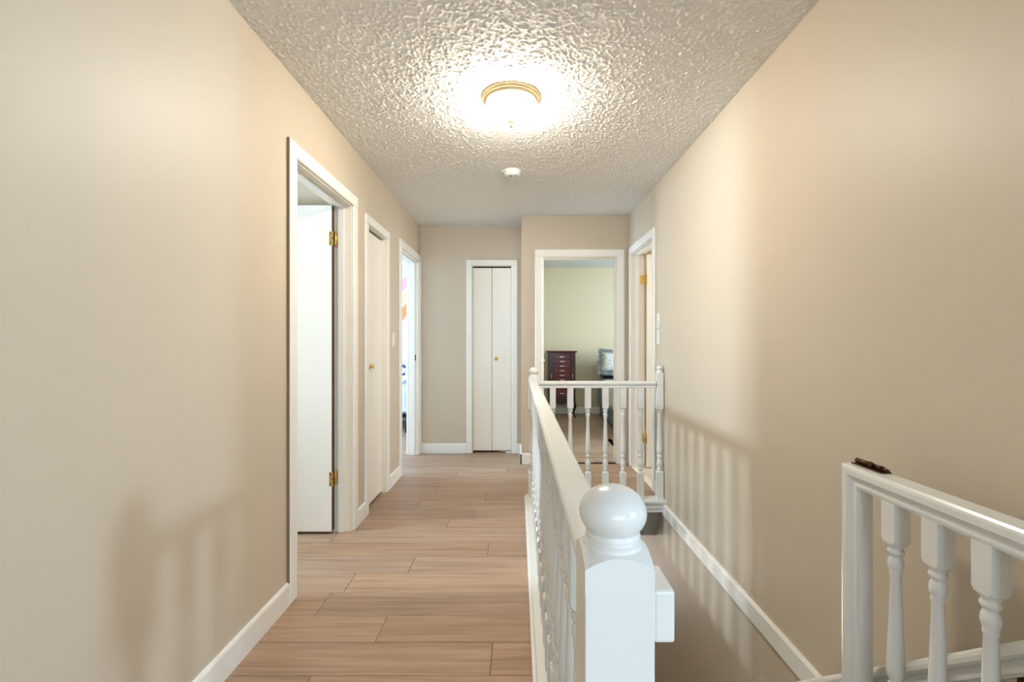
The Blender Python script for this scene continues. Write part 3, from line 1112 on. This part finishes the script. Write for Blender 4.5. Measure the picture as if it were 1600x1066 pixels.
plate('light_switch', XL, 1, 3.83, 1.218, 'ivory toggle light switch between closet and child bedroom doorway', 'toggle')
plate('light_switch', XR, -1, 3.535, 1.363, 'upper ivory light switch of two beside right doorway', 'toggle')
plate('light_switch', XR, -1, 3.535, 1.236, 'lower ivory light switch of two beside right doorway', 'toggle')

# ------------------------------------------------------------------ bedroom: jewellery chest
ax0, ax1, ay0, ay1 = 0.487, 0.913, 7.20, 7.50
zc0, zc1 = 0.245, 1.025
jc = thing('jewelry_chest', (0.70, 7.35, 0), 'dark cherry jewelry chest with many small drawers on curved legs', 'chest')
box('body', (ax0, ax1, ay0 + 0.006, ay1, zc0, zc1), 'cherry_dark', jc, 0.004)
bm = bmesh.new()
bm_box(bm, ax0 - 0.02, ax1 + 0.02, ay0 - 0.02, ay1 + 0.01, zc1, zc1 + 0.012, 0.004)
bm_box(bm, ax0 - 0.028, ax1 + 0.028, ay0 - 0.028, ay1 + 0.015, zc1 + 0.012, zc1 + 0.026, 0.006)
obj('lid', bm, 'cherry', jc)
zz = zc1 - 0.028
dr = [0.073] * 6 + [0.118, 0.118]
for h_ in dr:
    d = box('drawer', (ax0 + 0.085, ax1 - 0.085, ay0 - 0.010, ay0 + 0.006, zz - h_ + 0.004, zz - 0.003), 'cherry', jc, 0.003)
    zc = zz - h_ / 2
    bm = bmesh.new()
    cx = (ax0 + ax1) / 2
    for i in range(8):
        t0, t1 = -1 + i / 4, -1 + (i + 1) / 4
        f = lambda t: (cx + 0.034 * t, ay0 - 0.010 - 0.014 * (1 - t * t) - 0.001, zc + 0.004 * t * t - 0.002)
        p, q = Vector(f(t0)), Vector(f(t1))
        bm_box(bm, p.x, q.x, min(p.y, q.y) - 0.003, max(p.y, q.y) + 0.003, min(p.z, q.z) - 0.005, max(p.z, q.z) + 0.005)
    hdl = obj('handle', bm, 'nickel', None)
    hdl.parent = d
    hdl.matrix_parent_inverse = Matrix.Translation(jc['_org']).inverted().inverted() @ Matrix() if False else Matrix()
    hdl.matrix_parent_inverse = (Matrix()).copy()
    zz -= h_
for s_ in (0, 1):
    x0_, x1_ = (ax0 + 0.006, ax0 + 0.078) if s_ == 0 else (ax1 - 0.078, ax1 - 0.006)
    d = box('side_door', (x0_, x1_, ay0 - 0.006, ay0 + 0.006, zc0 + 0.02, zc1 - 0.02), 'cherry_dark', jc, 0.003)
    xm = x1_ - 0.030 if s_ == 0 else x0_ + 0.030
    bm = bmesh.new()
    bm_lathe(bm, [(0.615, 0.003), (0.622, 0.006), (0.635, 0.0045), (0.65, 0.007), (0.665, 0.0045), (0.678, 0.006), (0.685, 0.003)], 10, xm, ay0 - 0.012)
    h2 = obj('handle', bm, 'nickel', None)
    h2.parent = d
# apron and cabriole legs
bm = bmesh.new()
ap = [(ax0 + 0.02, zc0 + 0.001), (ax0 + 0.02, zc0 - 0.05)] + [(ax0 + 0.02 + (ax1 - ax0 - 0.04) * i / 12, zc0 - 0.025 - 0.02 * abs(math.cos(math.pi * i / 6))) for i in range(1, 12)] + [(ax1 - 0.02, zc0 - 0.05), (ax1 - 0.02, zc0 + 0.001)]
bm_extrude(bm, ap, (0, ay0 + 0.01, 0), (0, ay0 + 0.028, 0), (1, 0, 0), (0, 0, 1))
obj('apron', bm, 'cherry_dark', jc)


def cabriole(cx, cy, dx, dy):
    bm = bmesh.new()
    rows = []
    prof = [(zc0, 0.000, 0.026), (0.215, 0.010, 0.030), (0.185, 0.018, 0.028), (0.14, 0.014, 0.020), (0.09, 0.002, 0.014), (0.05, 0.000, 0.011), (0.03, 0.010, 0.013), (0.015, 0.020, 0.020), (0.004, 0.022, 0.019), (0.0, 0.022, 0.015)]
    for z, off, r in prof:
        rows.append([bm.verts.new((cx + dx * off + r * math.cos(2 * math.pi * i / 10), cy + dy * off + r * math.sin(2 * math.pi * i / 10), z)) for i in range(10)])
    for A, B in zip(rows[:-1], rows[1:]):
        for i in range(10):
            f = bm.faces.new((A[i], A[(i + 1) % 10], B[(i + 1) % 10], B[i]))
            f.smooth = True
    bm.faces.new(rows[0])
    bm.faces.new(rows[-1][::-1])
    obj('leg', bm, 'cherry_dark', jc)


for cx, dx in ((ax0 + 0.026, -1), (ax1 - 0.026, 1)):
    for cy, dy in ((ay0 + 0.03, -1), (ay1 - 0.03, 1)):
        cabriole(cx, cy, dx, dy)

# ------------------------------------------------------------------ soft goods


def pillow_mesh(name, w_, h_, t_, flange=0.0, n=18):
    """pillow in local x (width) z (height), thickness along y, with an optional flat flange"""
    bm = bmesh.new()
    grid = {}
    for sgn in (1, -1):
        for i in range(n + 1):
            for j in range(n + 1):
                u, v = -1 + 2 * i / n, -1 + 2 * j / n
                edge = i in (0, n) or j in (0, n)
                if edge and sgn == -1:
                    grid[(sgn, i, j)] = grid[(1, i, j)]
                    continue
                th = ((1 - u ** 4) * (1 - v ** 4)) ** 0.55
                pinch = 1 - 0.07 * (u * u * (1 - abs(v)) * 0.6 + v * v * (1 - abs(u)) * 0.6)
                grid[(sgn, i, j)] = bm.verts.new((u * w_ / 2 * pinch, sgn * t_ / 2 * th, v * h_ / 2 * pinch))
        for i in range(n):
            for j in range(n):
                q = [grid[(sgn, i, j)], grid[(sgn, i + 1, j)], grid[(sgn, i + 1, j + 1)], grid[(sgn, i, j + 1)]]
                f = bm.faces.new(q if sgn == 1 else q[::-1])
                f.smooth = True
    return bm


def ruffle_bm(w_, h_, fl, n=36):
    bm = bmesh.new()
    pts = []
    per = []
    for (x0, z0, x1, z1) in ((-1, -1, 1, -1), (1, -1, 1, 1), (1, 1, -1, 1), (-1, 1, -1, -1)):
        for i in range(n // 2):
            t = i / (n // 2)
            per.append((x0 + (x1 - x0) * t, z0 + (z1 - z0) * t))
    ins, mid, out = [], [], []
    for k, (u, v) in enumerate(per):
        wav = 0.010 * math.sin(k * 1.9)
        ins.append(bm.verts.new((u * w_ / 2 * 0.94, 0, v * h_ / 2 * 0.94)))
        out.append(bm.verts.new((u * (w_ / 2 + fl), wav, v * (h_ / 2 + fl))))
    m = len(per)
    for i in range(m):
        f = bm.faces.new((ins[i], ins[(i + 1) % m], out[(i + 1) % m], out[i]))
    r = bmesh.ops.solidify(bm, geom=bm.faces[:], thickness=0.006)
    return bm


def cloth_box(name, x0, x1, y0, y1, z0, z1, r, material, parent=None, wob=0.0, scal=0.0, n=(26, 26, 8), skip_bottom=True):
    """rounded draped block: box with rounded upper edges, wobbling hanging sides"""
    bm = bmesh.new()
    cols = []
    # outline around the rectangle with rounded corners
    out = []
    rc = r
    for cx, cy, a0 in ((x1 - rc, y1 - rc, 0), (x0 + rc, y1 - rc, 90), (x0 + rc, y0 + rc, 180), (x1 - rc, y0 + rc, 270)):
        for k in range(5):
            a = math.radians(a0 + k * 22.5)
            out.append((cx + rc * math.cos(a), cy + rc * math.sin(a), math.cos(a), math.sin(a)))
    # subdivide straight runs
    full = []
    m = len(out)
    for i in range(m):
        a, b = out[i], out[(i + 1) % m]
        d = math.hypot(b[0] - a[0], b[1] - a[1])
        s = max(1, int(d / 0.05))
        for k in range(s):
            t = k / s
            full.append(tuple(a[q] + (b[q] - a[q]) * t for q in range(4)))
    rows = []
    levels = [(z0, 0.0)] + [(z0 + (z1 - r - z0) * k / 5, 0.0) for k in range(1, 6)] + [(z1 - r + r * math.sin(math.radians(a)), r * (1 - math.cos(math.radians(a)))) for a in (22, 45, 68, 90)]
    for li, (z, inset) in enumerate(levels):
        row = []
        fall = 1 - min(1, (z - z0) / max(1e-6, (z1 - r - z0)))
        for k, (x, y, nx, ny) in enumerate(full):
            wv = wob * fall * math.sin(k * 1.35) + scal * fall * 0.0
            zz_ = z + (scal * math.sin(k * 0.33) * 0.5 if li == 0 else 0)
            row.append(bm.verts.new((x - nx * inset + nx * wv, y - ny * inset + ny * wv, zz_)))
        rows.append(row)
    m = len(full)
    for A, B in zip(rows[:-1], rows[1:]):
        for i in range(m):
            f = bm.faces.new((A[i], A[(i + 1) % m], B[(i + 1) % m], B[i]))
            f.smooth = True
    bm.faces.new(rows[-1])
    bm.faces.new(rows[0][::-1])
    return obj(name, bm, material, parent)


# bedroom bed: head against far wall
bed = thing('bed', (2.1, 6.5, 0), 'made bed with grey blue cover and skirt beside the bedroom wall', 'bed')
cloth_box('bed_skirt', 1.32, 2.85, 5.60, 7.36, 0.02, 0.36, 0.02, 'skirt_fabric', bed, wob=0.010)
cloth_box('mattress', 1.31, 2.86, 5.58, 7.38, 0.30, 0.57, 0.06, 'blue_fabric', bed)
cloth_box('cover', 1.29, 2.885, 5.56, 7.40, 0.22, 0.61, 0.07, 'blue_fabric', bed, wob=0.006, scal=0.02)
box('headboard', (1.40, 2.89, 7.50, 7.55, 0.02, 0.76), 'cherry_dark', bed, 0.01)
qf = cloth_box('quilt', 1.275, 2.90, 5.54, 6.95, 0.30, 0.622, 0.07, 'sprig_fabric', bed, wob=0.006, scal=0.03)

Rp = Matrix.Rotation(math.radians(-16), 4, 'X')


def place_pillow(name, label, cat, w_, h_, t_, M, material, fl=0.0, flmat=None, group=None):
    bm = pillow_mesh(name, w_, h_, t_)
    o = obj(name, bm, material)
    o.matrix_world = M
    o['_org'] = (0, 0, 0)
    tag(o, label, cat, None, group)
    if fl:
        f = obj('ruffle', ruffle_bm(w_, h_, fl), flmat)
        f.parent = o
    return o


place_pillow('pillow', 'sprigged pillow with a striped ruffle leaning at the bed head', 'pillow', 0.60, 0.31, 0.16,
             Matrix.Translation((1.60, 7.10, 0.862)) @ Rp @ Matrix.Rotation(math.radians(6), 4, 'Y'), 'sprig_fabric', 0.05, 'stripe_fabric')
place_pillow('pillow', 'plain grey blue pillow behind the sprigged one', 'pillow', 0.62, 0.34, 0.15,
             Matrix.Translation((1.64, 7.36, 0.80)) @ Matrix.Rotation(math.radians(-5), 4, 'X'), 'blue_fabric')

# child bedroom: bed, pillow, rainbow stripes on the far wall
kb = thing('child_bed', (-1.9, 6.2, 0), 'low bed with white duvet and black metal frame in child bedroom', 'bed')
bx0, bx1, by0, by1 = -2.45, -1.43, 5.98, 6.86
for x in (bx0 + 0.03, bx1 - 0.03):
    for y in (by0 + 0.02, by1 - 0.03):
        bm = bmesh.new()
        bm_lathe(bm, [(0, 0.022), (0.24, 0.022)], 12, x, y)
        obj('leg', bm, 'black_metal', kb)
box('side_rail', (bx0, bx1, by0, by0 + 0.03, 0.20, 0.245), 'black_metal', kb, 0.004)
box('side_rail', (bx0, bx1, by1 - 0.04, by1 - 0.01, 0.20, 0.245), 'black_metal', kb, 0.004)
box('side_rail', (bx1 - 0.035, bx1, by0 + 0.03, by1 - 0.04, 0.20, 0.245), 'black_metal', kb, 0.004)
cloth_box('duvet', bx0 - 0.01, bx1 + 0.01, by0 - 0.02, by1 - 0.0, 0.25, 0.60, 0.09, 'white_linen', kb, wob=0.012, scal=0.05)
place_pillow('pillow', 'white pillow with dark blue floral print on child bed', 'pillow', 0.42, 0.32, 0.16,
             Matrix.Translation((-1.62, 6.50, 0.755)) @ Matrix.Rotation(math.radians(-24), 4, 'X'), 'floral_fabric')

cxr, czr, y_w = -0.80, 0.86, 6.90


def arc(name, r0, r1, material, label):
    bm = bmesh.new()
    n = 40
    rows = []
    for i in range(n + 1):
        a = math.radians(95 + 80 * i / n)
        c, s_ = math.cos(a), math.sin(a)
        rows.append([bm.verts.new((cxr + r * c, y, czr + r * s_)) for r, y in ((r0, y_w), (r1, y_w), (r1, y_w - 0.002), (r0, y_w - 0.002))])
    for A, B in zip(rows[:-1], rows[1:]):
        for k in range(4):
            bm.faces.new((A[k], A[(k + 1) % 4], B[(k + 1) % 4], B[k]))
    bm.faces.new(rows[0])
    bm.faces.new(rows[-1][::-1])
    o = obj(name, bm, material)
    tag(o, label, 'wall decal')


arc('wall_stripe', 1.15, 1.28, 'decal_orange', 'curved orange stripe on the child bedroom wall')
arc('wall_stripe', 1.31, 1.43, 'decal_yellow', 'curved pale yellow stripe on the child bedroom wall')
arc('wall_stripe', 1.46, 1.60, 'decal_pink', 'curved pink stripe on the child bedroom wall')

for o in bpy.data.objects:
    if '_org' in o:
        del o['_org']
